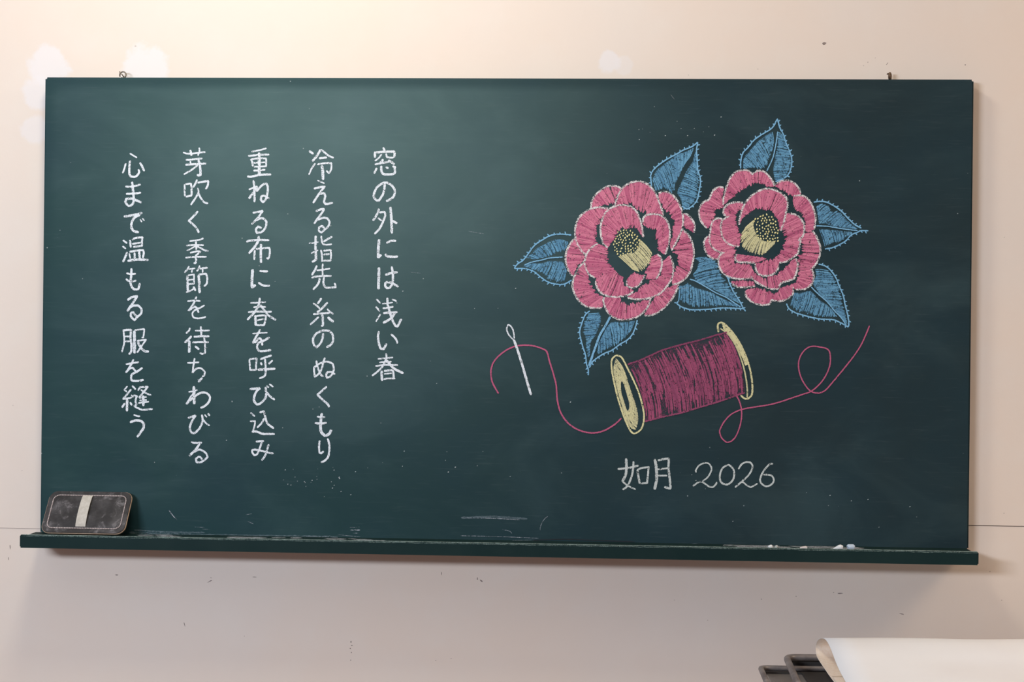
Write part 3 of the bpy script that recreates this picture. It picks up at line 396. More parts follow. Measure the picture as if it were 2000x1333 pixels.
DRAW = """#F1
P 2204,6525 2236,6648 2311,6826 2432,6938 2564,6987 2719,6988 2853,6918 2965,6786 3033,6631 3101,6454 3135,6332|2248,6519 2348,6555 2458,6556 2569,6528 2659,6451 2725,6429 2792,6396 2947,6375 3058,6376 3102,6376
P 1739,6467 1749,6578 1814,6712 1924,6823 2056,6895 2211,6903 2318,6859|1772,6471 1883,6501 1993,6540 2104,6554 2193,6554 2214,6636 2289,6815
P 2074,5714 1979,5802 1938,5957 1927,6113 1963,6268 2039,6413 2171,6503 2326,6537 2481,6516 2593,6439 2672,6296 2718,6141 2753,5919|2113,5792 2167,5848 2222,5937 2243,6004 2287,6071 2331,6104 2397,6094 2486,6112 2574,6117 2641,6084 2663,6051 2697,5985 2742,5941
P 2083,6469 1905,6490 1750,6467 1596,6377 1486,6243 1444,6087 1446,5909 1491,5776 1571,5643 1649,5577|2039,6413 1974,6291 1908,6201 1843,6134 1833,6045 1844,5979 1834,5890 1846,5801 1759,5711 1693,5622
P 1468,5920 1358,5797 1282,5641 1261,5485 1296,5329 1365,5197 1409,5164|1491,5842 1536,5754 1593,5643 1638,5577 1632,5499 1518,5376 1431,5242
P 1880,5790 1759,5711 1671,5599 1633,5443 1652,5310 1720,5200 1832,5123|2058,5714 2070,5658 2059,5580 2072,5447 2140,5337 2229,5271 2230,5193
P 1843,5067 1867,4957 1946,4846 2057,4785 2213,4764 2390,4784 2500,4818 2577,4874|1887,5168 2052,5220 2230,5209 2363,5183 2364,5072 2410,4984 2499,4940 2565,4908
P 1661,5477 1541,5354 1454,5197 1406,5041 1412,4908 1481,4753 1571,4643 1727,4555 1971,4547|1630,5266 1653,5232 1698,5177 1721,5089 1767,4956 1835,4867 1902,4801 1980,4758 1988,4625
P 2013,4758 2003,4669 2060,4514 2150,4404 2306,4328 2461,4330 2638,4376 2769,4477 2856,4589 2921,4789|2047,4747 2168,4760 2301,4750 2347,4672 2458,4629 2590,4653 2701,4676 2789,4710 2877,4700 2899,4744
P 2781,4411 2969,4435 3122,4525 3275,4682 3384,4860 3437,5016|2846,4511 2879,4589 2944,4701 3009,4790 3140,4902 3338,4993
P 3265,5579 3322,5436 3335,5281 3303,5125 3206,4969 3075,4835 2899,4756 2678,4720 2456,4751|3134,5456 3102,5367 3081,5234 3027,5123 2895,5077 2785,5010 2698,4942 2654,4875 2544,4830
P 3022,5599 3100,5522 3113,5390 3081,5256 3005,5123|2923,5543 2880,5443 2848,5343 2805,5232 2818,5099
P 2794,5198 2740,5076 2653,4975 2543,4941 2454,4995 2442,5084|2761,5187 2673,5208 2584,5230 2518,5185 2474,5129 2452,5106
P 2739,6207 2760,6307 2859,6363 2991,6364 3124,6321 3214,6211 3260,6056 3251,5878 3219,5723 3177,5590|2750,6163 2795,6130 2884,6097 2972,6076 3006,6010 2997,5899 3041,5832 3032,5722 3066,5655 3132,5611
P 3031,6775 3163,6798 3296,6743 3408,6611 3476,6456 3511,6257 3491,6080 3416,5902 3297,5668|3044,6642 3111,6543 3156,6432 3234,6410 3279,6322 3346,6212 3304,6078 3326,6034 3274,5812
P 3521,6390 3610,6346 3688,6258 3733,6148 3724,6015|3521,6357 3533,6279 3523,6191 3535,6124 3679,6037
P 3513,6069 3614,5970 3693,5815 3723,5638 3708,5461 3655,5261 3557,5128 3426,5038 3316,5015|3459,5969 3417,5835 3352,5702 3331,5635 3420,5592 3421,5459 3400,5370 3335,5214 3315,5081
F 2270,5549 2447,5606 2579,5629 2666,5763 2665,5896|2561,5296 2650,5257 2760,5298 2891,5432 2922,5610
A 2168,5803 2254,6026 2486,6083 2676,5941 2677,5763 2535,5618 2237,5555
#F2
P 4270,6553 4289,6724 4340,6917 4402,7067 4507,7185 4634,7222 4762,7208 4837,7134|4343,6607 4385,6650 4470,6704 4554,6790 4638,6865 4723,6909 4807,6941 4870,6984
P 4837,7155 4931,7215 5059,7188 5145,7103 5220,6997 5242,6922|4849,6973 4934,6974 5019,6964 5083,6921 5168,6911 5221,6912
P 5253,6933 5337,6998 5463,7031 5591,6999 5687,6914 5752,6787|5274,6912 5359,6859 5466,6817 5530,6753 5615,6733 5721,6755
P 5615,6733 5763,6744 5891,6670 5988,6500 6032,6309 6013,6095|5606,6626 5628,6541 5682,6456 5746,6413 5832,6243 5834,6094
P 4277,6885 4170,6895 4065,6808 4002,6658 3897,6604 3823,6486 3814,6379 3858,6229 3966,6101|4277,6831 4257,6703 4270,6553 4228,6467 4132,6498 4122,6424 4112,6359 4092,6231 3998,6112
P 4652,6598 4513,6608 4365,6564 4281,6467 4282,6382 4325,6339|4642,6491 4579,6448 4537,6405 4516,6362 4453,6340 4389,6329
P 4582,6170 4591,6298 4663,6534 4768,6684 4894,6792 5041,6861 5190,6862 5339,6806 5467,6710 5500,6561 5470,6411 5440,6262 5379,6059|4602,6277 4729,6364 4771,6407 4855,6471 4961,6493 5046,6473 5152,6473 5226,6474 5238,6388 5291,6325 5324,6240 5346,6154 5347,6090
P 5513,6412 5683,6360 5790,6243 5823,6094 5793,5966 5709,5880|5471,6369 5451,6241 5410,6112 5454,5984 5476,5878 5646,5858
P 5762,5901 5731,5773 5712,5645 5607,5548 5481,5472 5354,5450|5497,5878 5435,5813 5414,5728 5373,5663 5310,5578 5226,5513
P 4389,6340 4262,6253 4232,6125 4255,5975 4331,5847 4459,5774 4587,5753|4516,6362 4528,6212 4562,6084 4605,5999 4617,5935 4607,5850 4586,5775
P 4262,6285 4134,6285 4061,6188 4031,6016 4022,5845 4098,5717 4205,5654 4312,5633|4230,6253 4221,6146 4244,6018 4288,5890 4352,5826 4416,5784 4502,5753 4524,5678
P 3989,5952 3922,5866 3928,5716 3993,5588 4100,5514 4185,5515|4032,5952 4033,5845 4077,5717 4130,5675 4227,5633 4206,5547
P 4269,5644 4196,5525 4208,5376 4295,5237 4423,5164 4594,5133 4827,5146|4524,5678 4493,5592 4494,5485 4569,5422 4697,5412 4824,5381 4868,5296
P 4546,5614 4504,5528 4569,5464 4717,5455 4887,5446|4610,5604 4652,5593 4780,5573 4950,5564 5120,5533
P 4898,5425 4921,5296 4996,5212 5123,5202 5250,5235 5334,5343 5344,5418|4930,5435 5015,5458 5120,5491 5162,5512 5205,5502 5290,5492 5332,5471
P 4805,5189 4913,5083 5062,4999 5211,4947 5338,4948 5401,5066 5548,5110 5653,5175 5684,5325|4847,5296 4954,5211 5060,5170 5166,5192 5251,5193 5314,5215 5377,5301 5482,5366 5587,5473
P 4435,5068 4510,5004 4617,4973 4786,4985 4903,4997|4467,5089 4573,5101 4658,5102 4785,5103 4870,5082
P 4713,4899 4725,4814 4811,4718 4939,4656 5066,4636 5172,4658 5213,4733 5362,4713 5510,4757 5615,4854 5624,4983|4787,4943 4893,4954 4999,4945 5105,4924 5169,4914 5255,4851 5339,4894 5381,4959 5486,5003 5570,5025
P 5971,6074 6047,5968 6123,5776 6125,5606 6052,5434 5948,5306|5834,6073 5814,5966 5752,5859 5796,5688 5712,5581 5714,5432 5736,5325
P 5980,5317 6013,5200 5972,5050 5846,4953 5677,4940|5737,5293 5727,5218 5696,5133 5676,5068 5570,5046
P 5671,5538 5703,5431 5694,5303 5633,5132|5565,5473 5556,5366 5568,5260 5590,5174
F 4878,6279 4858,6151 4902,6023 4946,5938 5052,5874 5159,5854 5286,5876|4710,6128 4627,5978 4639,5786 4758,5658 4949,5596 5055,5607 5265,5812
A 4857,6258 4941,6354 5110,6388 5249,6303 5336,6112 5328,5866 5159,5843 4946,5927
#L1
O 274,5295 331,5382 446,5461 561,5616 665,5752 819,5859 991,5948 1184,5968 1367,5950
O 1386,5083 1272,5015 1146,4994 953,5031 808,5116 671,5231 584,5269 468,5297 274,5295
M 467,5364 611,5423 804,5464 948,5504 1208,5525
H 494,5509 590,5578 705,5694 858,5773 992,5851 1146,5872 1311,5825|668,5472 803,5502 899,5522 1034,5562 1072,5601 1235,5660 1302,5757
H 515,5384 669,5405 804,5406 949,5446 1093,5447 1209,5429 1288,5275|438,5345 554,5307 690,5260 806,5213 933,5098 1098,5051 1242,5062
#L2
O 2902,6899 2882,7112 2945,7231 3062,7338 3202,7433 3378,7529 3495,7600 3670,7672 3775,7755
O 3775,7755 3753,7601 3767,7436 3781,7223 3818,7106 3837,6964 3809,6810 3776,6645 3683,6526 3578,6466 3483,6524
H 3706,7660 3554,7577 3401,7529 3238,7410 3086,7302 2981,7195 2912,7029|3591,7423 3521,7317 3429,7127 3338,6866 3304,6772 3150,6865 2985,6805
H 3730,7578 3674,7376 3570,7222 3478,7009 3386,6796 3446,6690 3495,6525|3755,7436 3769,7271 3794,7129 3807,6987 3797,6834 3764,6668 3601,6478
#L3
O 4597,7251 4601,7411 4643,7555 4741,7666 4849,7799 4980,7899 5187,8033 5289,8215
O 5289,8215 5340,8033 5407,7912 5453,7758 5531,7581 5571,7427 5557,7272 5503,7140 5406,7062 5264,7006
M 5297,7967 5277,7801 5246,7624 5204,7447 5097,7204
H 5198,7966 5067,7889 4948,7800 4839,7689 4753,7578 4655,7455 4646,7267|5223,7712 5181,7558 5117,7380 5053,7259 4910,7258 4789,7268 4690,7246
H 5297,7967 5299,7801 5279,7624 5247,7492 5238,7359 5218,7204 5253,7028|5396,7890 5453,7736 5509,7603 5555,7449 5545,7294 5492,7151 5406,7062
#L4
O 5993,6616 6115,6633 6238,6618 6381,6547 6525,6445 6659,6302 6782,6190 6905,6124
O 7038,6078 6885,6077 6835,6046 6713,5994 6613,5880 6491,5807 6349,5744 6217,5722
M 6049,6164 6273,6155 6427,6130 6631,6101 6835,6077
H 6045,6534 6099,6205 6150,6206 6222,6206 6324,6166 6426,6146 6630,6127 6783,6107|6146,6597 6248,6567 6341,6464 6444,6444 6526,6393 6629,6291 6732,6189 6834,6118
H 6101,6102 6203,6103 6305,6093 6427,6084 6580,6065 6733,6056|6227,5753 6277,5805 6369,5837 6491,5858 6632,5952 6723,6014
#L5
O 6102,5430 6211,5403 6321,5327 6432,5174 6500,5009 6578,4823 6613,4658 6658,4493 6687,4328 6677,4229
O 6677,4229 6529,4315 6387,4369 6168,4378 5982,4409 5817,4451 5675,4494 5553,4570 5498,4669
M 5965,4993 6108,4851 6274,4709 6418,4534 6528,4425 6639,4272
H 6037,5336 6050,5215 5997,5060 6108,4873 6218,4764 6329,4655 6439,4535 6550,4404|6300,5305 6389,5173 6455,5064 6523,4888 6558,4712 6603,4547 6637,4427 6660,4295
H 5638,4880 5780,4881 5954,4927 6043,4839 6131,4741 6274,4654 6385,4545 6440,4447|5564,4636 5718,4527 5839,4495 5959,4464 6091,4432 6222,4422 6331,4423 6462,4425
#L6
O 4337,5194 4375,5156 4424,5022 4493,4879 4570,4765 4628,4669 4677,4574 4725,4512
O 4677,4564 4439,4572 4248,4570 4058,4549 3867,4537 3676,4535 3532,4572 3445,4619 3407,4657 3449,4706
M 3650,5121 3765,5083 3957,4979 4149,4866 4341,4782 4485,4687 4629,4593
H 3732,5525 3818,5477 3782,5314 3706,5208 3784,5074 3957,4999 4101,4923 4245,4857 4437,4754|3970,5546 4181,5452 4202,5327 4251,5212 4299,5136 4405,5003 4464,4888 4522,4793 4609,4669
H 3451,4994 3546,5004 3613,5053 3747,4968 3939,4912 4102,4856 4246,4771 4485,4658|3444,4706 3608,4650 3732,4593 3885,4595 4038,4606 4229,4608 4372,4619 4601,4592
#L7
O 1723,3249 1722,3363 1689,3466 1667,3632 1613,3797 1565,3973 1553,4118 1608,4305 1658,4420 1740,4493
O 2652,4327 2623,4192 2562,4046 2470,3941 2316,3847 2183,3741 2039,3677 1916,3603 1803,3509 1742,3394
M 2135,4383 2044,4206 1942,4029 1872,3841 1801,3633 1731,3425
H 1916,4464 1959,4371 1950,4267 1910,4153 1849,4007 1768,3892 1750,3633|1710,4441 1669,4348 1629,4223 1620,4077 1663,3943 1675,3798 1709,3591
H 2611,4316 2425,4283 2260,4291 2136,4259 2054,4155 1994,4029 1913,3863|2520,4087 2388,3951 2244,3846 2151,3803 2038,3750 1977,3687 1884,3655
#S
nearrim 2247,3640 2358,3604 2452,3439 2584,3182 2698,2924 2774,2667 2804,2445 2760,2241 2633,2138 2540,2201 2426,2440 2312,2771 2235,3066 2176,3362 2174,3547 2247,3640
face 2248,3585 2351,3419 2455,3180 2569,2904 2664,2628 2694,2388 2650,2203 2558,2257 2444,2514 2330,2809 2253,3104 2204,3362 2248,3585|2372,3161 2419,3087 2477,2903 2525,2737 2531,2626 2508,2561 2480,2561 2452,2607 2404,2754 2357,2901 2342,3031 2345,3123 2372,3161
hole 2372,3161 2419,3087 2477,2903 2525,2737 2531,2626 2508,2561 2480,2561 2452,2607 2404,2754 2357,2901 2342,3031 2345,3123 2372,3161
body 2480,3467 2764,3572 3130,3743 3497,3858 3863,3954 4137,4040 4375,4107|2824,2371 3181,2469 3512,2547 3878,2663 4243,2778 4608,2912 4727,2950
farrim 4210,4105 4199,4253 4281,4290 4411,4181 4559,3999 4690,3761 4803,3467 4861,3173 4864,2934 4792,2841 4719,2840 4645,2903
farin 4246,4179 4394,4070 4543,3851 4656,3576 4732,3300 4772,3025 4773,2859
farfill 4272,4281 4411,4181 4559,3999 4690,3761 4794,3504|4320,4125 4468,3998 4580,3796 4674,3613 4730,3466
#T
t -5,2871 -119,3074 -158,3259 -132,3427 -50,3558 98,3689 282,3784 449,3814 635,3807 803,3762 915,3699 972,3514 1049,3274 1107,3052 1129,2793 1187,2553 1300,2369 1450,2241 1635,2161 1839,2136 2042,2185 2244,2308 2371,2430
t 4562,2903 4630,2770 4670,2579 4654,2368 4580,2137 4486,2021 4391,1990 4295,2075 4255,2190 4274,2267 4348,2402 4480,2538 4670,2627 4916,2678 5163,2719 5390,2780 5617,2859 5844,2939 5995,2998 6164,3153 6276,3327 6340,3518 6338,3709 6289,3804 6156,3841 5986,3854 5854,3780 5761,3626 5744,3454 5783,3282 5861,3130 5976,2998 6128,2962 6260,3021 6409,3194 6596,3426 6801,3696 6931,3907 7023,4118 7078,4262
eye 272,3914 187,4006 139,4117 166,4210 222,4173 270,4081 290,3942
shaft 277,3923 358,3711 454,3415 531,3156 627,2851
#M
m 8:-623,6010 -325,5962
m 6:-1740,5207 -1540,5189
m 10:829,245 838,324 896,444 975,514
m 8:-2873,230 -2723,233
m 22:-2863,181 -2663,184
m 7:-3102,87 -2801,62 -2661,55
m 6:-2551,7 -2180,-6
m 16:-7119,36 -6733,13 -6124,4
m 9:-6732,-7 -5517,-26 -3704,36 -3102,37
m 10:-706,109 88,103 802,86
m 6:287,37 802,56
m 12:-710,456 -114,456 431,436
m 10:87,242 236,215 286,166
m 8:-4916,444 -4796,467
m 8:-4875,315 -4763,267
m 6:3686,29 3853,42
m 6:-2703,243 -2683,243
m 9:-6434,509 -6331,381 -6270,322
m 10:3142,4876 3632,4959
m 7:-5772,150 -5620,143
m 5:3247,8669 3327,8570
m 6:-5924,187 -5721,181
m 14:-6434,499 -6311,351
m 60:-7221,45 -6429,28 -5315,28 -4106,29 -3202,35
m 30:-7120,107 -6429,79 -5720,81
m 40:-710,456 -114,486 580,458
m 14:-2802,122 -2702,124
k 16:683,45 1276,75 1868,66 2656,50
k 30:-6875,51 -6864,1"""

# written columns: one part per column, one sub-part per character
COLS = {'c1': ('rightmost of the five columns of white chalk writing', 'writing_column'), 'c2': ('second column of white chalk writing from the right', 'writing_column'),
        'c3': ('middle of the five columns of white chalk writing', 'writing_column'), 'c4': ('second column of white chalk writing from the left', 'writing_column'),
        'c5': ('leftmost of the five columns of white chalk writing', 'writing_column'), 'date': ('month and year in thin white chalk below the spool', 'written_date')}
colobj = {}
for ln in CHARS.strip().split('\n'):
    g, ch, rest = ln.split(' ', 2)
    if g not in colobj:
        e = bpy.data.objects.new(COLS[g][1], None); COL.objects.link(e); e.parent = board; e['label'] = COLS[g][0]; e.empty_display_size = .01; colobj[g] = e
    b = bmesh.new()
    for st in rest.split('/'):
        wd, p = st.split(':'); wd = int(wd)*1e-4; P = smooth(pts(p), 50)
        strip(b, P, wd*1.04, Y0, 0, .0011, .16, .6)
    link('written_character', fin(b, 'written_character'), M_grey if g == 'date' else M_white, colobj[g], 'chalk character '+ch)

# the drawing
blocks = {}; cur = None
for ln in DRAW.strip().split('\n'):
    if ln[0] == '#': cur = ln[1:]; blocks[cur] = []; continue
    k, rest = ln.split(' ', 1); blocks[cur].append((k, rest))
def part(name, label):
    e = bpy.data.objects.new(name, None); COL.objects.link(e); e.parent = board; e['label'] = label; e.empty_display_size = .01; return e
def inside(p, poly):
    c = False; n = len(poly)
    for i in range(n):
        a, d = poly[i], poly[i-1]
        if (a.y > p.y) != (d.y > p.y) and p.x < (d.x-a.x)*(p.y-a.y)/(d.y-a.y)+a.x: c = not c
    return c
YF, YH, YL = Y0, Y0-.0001, Y0-.0005
for key, lab in (('F1', 'left camellia flower drawn in pink chalk with white petal edges'), ('F2', 'right camellia flower drawn in pink chalk with white petal edges')):
    e = part('camellia_drawing', lab)
    for k, rest in blocks[key]:
        if k == 'P':
            A, B = [pts(q) for q in rest.split('|')]; b = bmesh.new(); A = smooth(A); B = smooth(B)
            ruled(b, A, B, YF, 0)
            hatch(b, A, B, YH, 1, .0028, .0018, .03, .15, 0, .04)
            strip(b, A, .0036, YL, 2, .0012, .34, .5)
            link('petal', fin(b, 'petal'), [M_pinkthin, M_pink, M_whiteg], e)
        elif k == 'F':
            A, B = [pts(q) for q in rest.split('|')]; b = bmesh.new()
            ruled(b, smooth(A), smooth(B), YF, 0); hatch(b, A, B, YH, 1, .0020, .0027, .0, .06, .06 if key == 'F1' else -.08)
            link('stamen_tube', fin(b, 'stamen_tube'), [M_yellowthin, M_yellow], e, 'pale yellow stamens', 'stuff')
        elif k == 'A':
            poly = pts(rest); b = bmesh.new(); got = []
            xs = [p.x for p in poly]; zs = [p.y for p in poly]
            for _ in range(4000):
                p = Vector((random.uniform(min(xs), max(xs)), random.uniform(min(zs), max(zs))))
                if inside(p, poly) and all((p-q).length > .0046 for q in got):
                    got.append(p); a = random.uniform(.5, 2.2); d = Vector((math.cos(a), math.sin(a)))*random.uniform(.0012, .0022)
                    strip(b, [p-d, p, p+d], random.uniform(.0022, .0034), YL-.0003, 0, .0012, .3, .5)
                if len(got) > 75: break
            link('anthers', fin(b, 'anthers'), chalk('bright_yellow_chalk', (.90, .84, .42), (.80, .70, .30), .28, .40), e, 'bright yellow chalk dots', 'stuff')
leaf_pos = {'L1': 'left of the left flower', 'L2': 'above the left flower', 'L3': 'above the right flower', 'L4': 'right of the right flower',
            'L5': 'below the right flower', 'L6': 'between the two flowers', 'L7': 'below the left flower'}
for key in ('L1', 'L2', 'L3', 'L4', 'L5', 'L6', 'L7'):
    e = part('leaf_drawing', 'blue chalk leaf '+leaf_pos[key])
    allp = [p for k, r in blocks[key] if k == 'O' for p in pts(r)]; cen = sum(allp, Vector((0, 0)))/len(allp)
    b = bmesh.new(); bh = bmesh.new(); bmid = bmesh.new(); hasmid = False; first = True
    for k, rest in blocks[key]:
        if k == 'O':
            A = smooth(pts(rest)); strip(b, A, .0026, YL, 0, .0013, .28, .5); L = lens(A); s = .006
            while s < L[-1]-.004:
                p = sample(A, L, s/L[-1]); q = sample(A, L, min(1, (s+.003)/L[-1])); t = (q-p)
                if t.length > 1e-6:
                    t.normalize(); nn = Vector((-t.y, t.x)); nn = nn if nn.dot(p-cen) > 0 else -nn
                    tip = t if (key == 'L2' and first) or (key == 'L3' and first) or (key in ('L4', 'L5', 'L6') and first) or (key in ('L1', 'L7') and not first) else -t
                    strip(b, [p, p+(nn*.8+tip*.35)*random.uniform(.0042, .0068)], .0022, YL, 0, .0012, .2, .4)
                s += random.uniform(.0085, .0115)
            first = False
        elif k == 'M':
            strip(bmid, smooth(pts(rest)), .0042 if key == 'L7' else .0022, YL-.0003, 0, .0013, .2, .4); hasmid = True
        elif k == 'H':
            A, B = [pts(q) for q in rest.split('|')]; ruled(bh, smooth(A), smooth(B), YF, 0)
            hatch(bh, A, B, YH, 1, .0020, .0024, .03, .08, .06)
    link('leaf_outline', fin(b, 'leaf_outline'), M_blueline, e)
    link('leaf_shading', fin(bh, 'leaf_shading'), [M_bluethin, M_blue], e)
    if hasmid: link('leaf_midrib', fin(bmid, 'leaf_midrib'), M_blueline, e)
    else: bmid.free()
SB = {k: r for k, r in blocks['S']}
e = part('thread_spool_drawing', 'spool of rose thread with yellow ends drawn in chalk')
b = bmesh.new(); A, B = [smooth(pts(q)) for q in SB['body'].split('|')]
nA = resample(A, 40); nB = resample(B, 40)
def bodyp(i, t):
    a, c = nA[i], nB[i]; return a*(1-t)**2+((a+c)/2+Vector((.0165, .0)))*2*t*(1-t)+c*t*t
for i in range(39):
    for k in range(8):
        q = [bodyp(i, k/8), bodyp(i+1, k/8), bodyp(i+1, (k+1)/8), bodyp(i, (k+1)/8)]
        f = b.faces.new([b.verts.new((p.x, YF, p.y)) for p in q]); f.material_index = 0
LA, LB = lens(nA), lens(nB)
for i in range(390):
    t = random.random(); s0 = random.uniform(-.01, .75); s1 = min(1.01, s0+random.uniform(.12, .5)); dt = random.uniform(-.012, .012)
    a = sample(nA, LA, t); c = sample(nB, LB, t); md = (a+c)/2+Vector((.0165, 0))
    f = lambda s: a*(1-s)**2+md*2*s*(1-s)+c*s*s+Vector((dt*.05, 0))*s
    strip(b, [f(s0+(s1-s0)*k/6) for k in range(7)], random.uniform(.0012, .0030), YH, 1, .0022, .2, .2)
for P_ in (A, B): strip(b, P_, .0030, YL, 1, .0013, .3, .4)
link('thread_winding', fin(b, 'thread_winding'), [chalk('rose_chalk_thin', (.17, .06, .11), (.17, .06, .11), .44, .64), M_thread], e, 'rose red thread strokes')
b = bmesh.new(); A, B = [smooth(pts(q)) for q in SB['face'].split('|')]
ruled(b, A, B, YF, 0, 40); hatch(b, A, B, YH, 1, .0020, .0030, .0, .05, .3)
for k in (.25, .55, .85): strip(b, [p.lerp(q, k) for p, q in zip(resample(A, 40), resample(B, 40))], .0026, YL, 1, .0013, .3)
strip(b, smooth(pts(SB['nearrim']), 95), .0032, YL, 2, .0013, .2); strip(b, smooth(pts(SB['hole'])), .0026, YL, 1, .0013, .2)
link('spool_end', fin(b, 'spool_end'), [M_yellowthin, M_yellow, M_yellow], e, 'near yellow spool end with a dark hole')
b = bmesh.new(); A, B = [smooth(pts(q)) for q in SB['farfill'].split('|')]
ruled(b, A, B, YF, 0, 30)
for k in (.1, .35, .6, .85): strip(b, [p.lerp(q, k) for p, q in zip(resample(A, 30), resample(B, 30))], .0026, YH, 1, .0013, .25)
strip(b, smooth(pts(SB['farrim']), 80), .0034, YL, 1, .0013, .2); strip(b, smooth(pts(SB['farin'])), .0028, YL, 1, .0013, .2)
link('spool_end', fin(b, 'spool_end'), [M_yellowthin, M_yellow], e, 'far yellow spool end, seen as a crescent')
tt = blocks['T']
for i, lab in ((0, 'rose chalk thread looping through the needle to the spool'), (1, 'rose chalk thread curling away right of the spool')):
    b = bmesh.new(); P = smooth(pts(tt[i][1]))
    strip(b, P, .0029 if i == 0 else .0025, YL, 0, .0012, .22, .3)
    link('thread_drawing', fin(b, 'thread_drawing'), chalk('rose_chalk_line', (.52, .12, .22), (.52, .12, .22), .30, .44), board, lab)
b = bmesh.new(); strip(b, smooth(pts(tt[2][1])), .0028, YL-.0004, 0, .0011, .2); strip(b, smooth(pts(tt[3][1])), .0046, YL-.0004, 0, .0011, .15, .3)
link('needle_drawing', fin(b, 'needle_drawing'), M_white, board, 'white chalk sewing needle')
b = bmesh.new(); bk = bmesh.new()
for k, rest in blocks['M']:
    wd, p = rest.split(':'); strip(b if k == 'm' else bk, smooth(pts(p)), int(wd)*1e-4, Y0, 2 if k == 'm' and int(wd) > 28 else 0, .003, .3, .3)
for cx, cz, sx, sz, n in ((-.35, .115, .07, .030, 26), (-.10, .150, .12, .02, 9), (.32, .80, .10, .03, 12), (.62, .10, .3, .06, 14), (-.55, .40, .3, .3, 10), (.1, .45, .25, .2, 10)):
    for i in range(n):
        p = Vector((random.gauss(cx, sx*.6), random.gauss(cz, sz*.6))); q = random.uniform(.0004, .0012)
        if abs(p.x) < .89 and .01 < p.y < .88: strip(b, [p, p+Vector((q*1.2, q*.6)), p+Vector((q*2, q))], q*1.6, Y0-.0001, 1, .0006, .3, .5)
link('chalk_smears', fin(b, 'chalk_smears'), [M_smear, chalk('chalk_specks', (.62, .66, .66), (.40, .45, .45), .0, .01), chalk('faint_smear', (.34, .42, .48), (.34, .42, .46), .30, .72, .42)], board, 'faint chalk smears and scratches', 'stuff')
link('ink_marks', fin(bk, 'ink_marks'), M_ink, board, 'dark ink line and dot near the bottom edge', 'stuff')

# ------------------------------------------------------------------ eraser leaning on the board
er = empty('blackboard_eraser', (-.792, -.1, 1.0098), 'dark leather-backed chalk eraser with a cream strap leaning at the left end of the tray', 'eraser')
vv = Vector((0, .055, .0735)).normalized(); nn_ = Vector((0, -vv.z, vv.y)); uu_ = Vector((1, 0, 0))
def L2W(u, v, n): return uu_*u+vv*v+nn_*n
def rrect(w_, h_, r, n=8, v0=0):
    out = []
    for cx, cz, a0 in ((w_/2-r, v0+h_-r, 0), (-w_/2+r, v0+h_-r, 90), (-w_/2+r, v0+r, 180), (w_/2-r, v0+r, 270)):
        for k in range(n+1):
            a = math.radians(a0+90*k/n); out.append((cx+r*math.cos(a), cz+r*math.sin(a)))
    return out
def slab(name, rings, mat, lab=None, sm=True):
    bm = bmesh.new(); R = [[bm.verts.new(L2W(u, v, nz)) for u, v in ring] for ring, nz in rings]
    for a, c in zip(R, R[1:]):
        for k in range(len(a)): bm.faces.new((a[k], a[(k+1) % len(a)], c[(k+1) % len(a)], c[k]))
    bm.faces.new(R[0]); bm.faces.new(R[-1]); bmesh.ops.recalc_face_normals(bm, faces=bm.faces)
    return link(name, fin(bm, name), mat, er, lab)
EW, EH = .163, .0925
slab('backing_board', [(rrect(EW, EH, .017), .0), (rrect(EW+.001, EH+.001, .0175, v0=-.0005), .0008), (rrect(EW+.001, EH+.001, .0175, v0=-.0005), .0026), (rrect(EW, EH, .017), .0034)],
     plain('tan_leather_edge', (.42, .27, .17), (.52, .38, .27), 200, .7), 'tan edge')
def leather():
    mt, nt, bs, out = newmat('worn_leather')
    tc = N(nt, 'ShaderNodeTexCoord'); v = tc.outputs['Object']
    c = mixc(nt, rng(nt, noise(nt, 30, 5, .65, v), .35, .7), (.016, .014, .015), (.058, .053, .055))
    c = mixc(nt, rng(nt, noise(nt, 55, 6, .7, v, .5), .52, .72, 0, .6), c, (.26, .24, .25))
    nt.links.new(c, bs.inputs['Base Color']); bs.inputs['Roughness'].default_value = .6
    bump(nt, bs, noise(nt, 120, 5, .6, v), .4, .001); return mt
M_leather = leather()
slab('leather_back', [(rrect(EW-.001, EH-.001, .0165, v0=.0005), .0035), (rrect(EW-.002, EH-.002, .016, v0=.001), .0052), (rrect(EW-.016, EH-.016, .012, v0=.008), .0052),
                      (rrect(EW-.020, EH-.020, .011, v0=.010), .0044), (rrect(EW-.024, EH-.024, .010, v0=.012), .0056), (rrect(EW-.06, EH-.05, .008, v0=.025), .0068)], M_leather)
b = bmesh.new(); Q = rrect(EW-.020, EH-.020, .011, 6, .010); Q.append(Q[0]); Q = [Vector(q) for q in Q]; L = lens(Q); n = 130
for i in range(n):
    p = sample(Q, L, i/n); q = sample(Q, L, (i+.68)/n); d = (q-p).normalized(); s = Vector((-d.y, d.x))*.0009
    c = [L2W(x.x, x.y, z) for z in (.0046, .0060) for x in (p-s, q-s, q+s, p+s)]
    V = [b.verts.new(x) for x in c]
    for f in ((4, 5, 6, 7), (0, 1, 5, 4), (1, 2, 6, 5), (2, 3, 7, 6), (3, 0, 4, 7)): b.faces.new([V[k] for k in f])
bmesh.ops.recalc_face_normals(b, faces=b.faces)
link('stitching', fin(b, 'stitching'), plain('dusty_thread', (.42, .34, .33), (.60, .52, .50), 200, .9), er, 'pale dusty stitches around the edge', 'stuff')
b = bmesh.new(); prev = None
for i in range(17):
    t = i/16; v = .0125+.0685*t; z = .0066+.0050*math.sin(PI*t)**.6
    row = [b.verts.new(L2W(u, v, z+dz)) for u, dz in ((-.0145, 0), (-.0145, .0010), (.0050, .0010), (.0050, 0))]
    if prev:
        for k in range(4): b.faces.new((prev[k], prev[(k+1) % 4], row[(k+1) % 4], row[k]))
    else: b.faces.new(row)
    prev = row
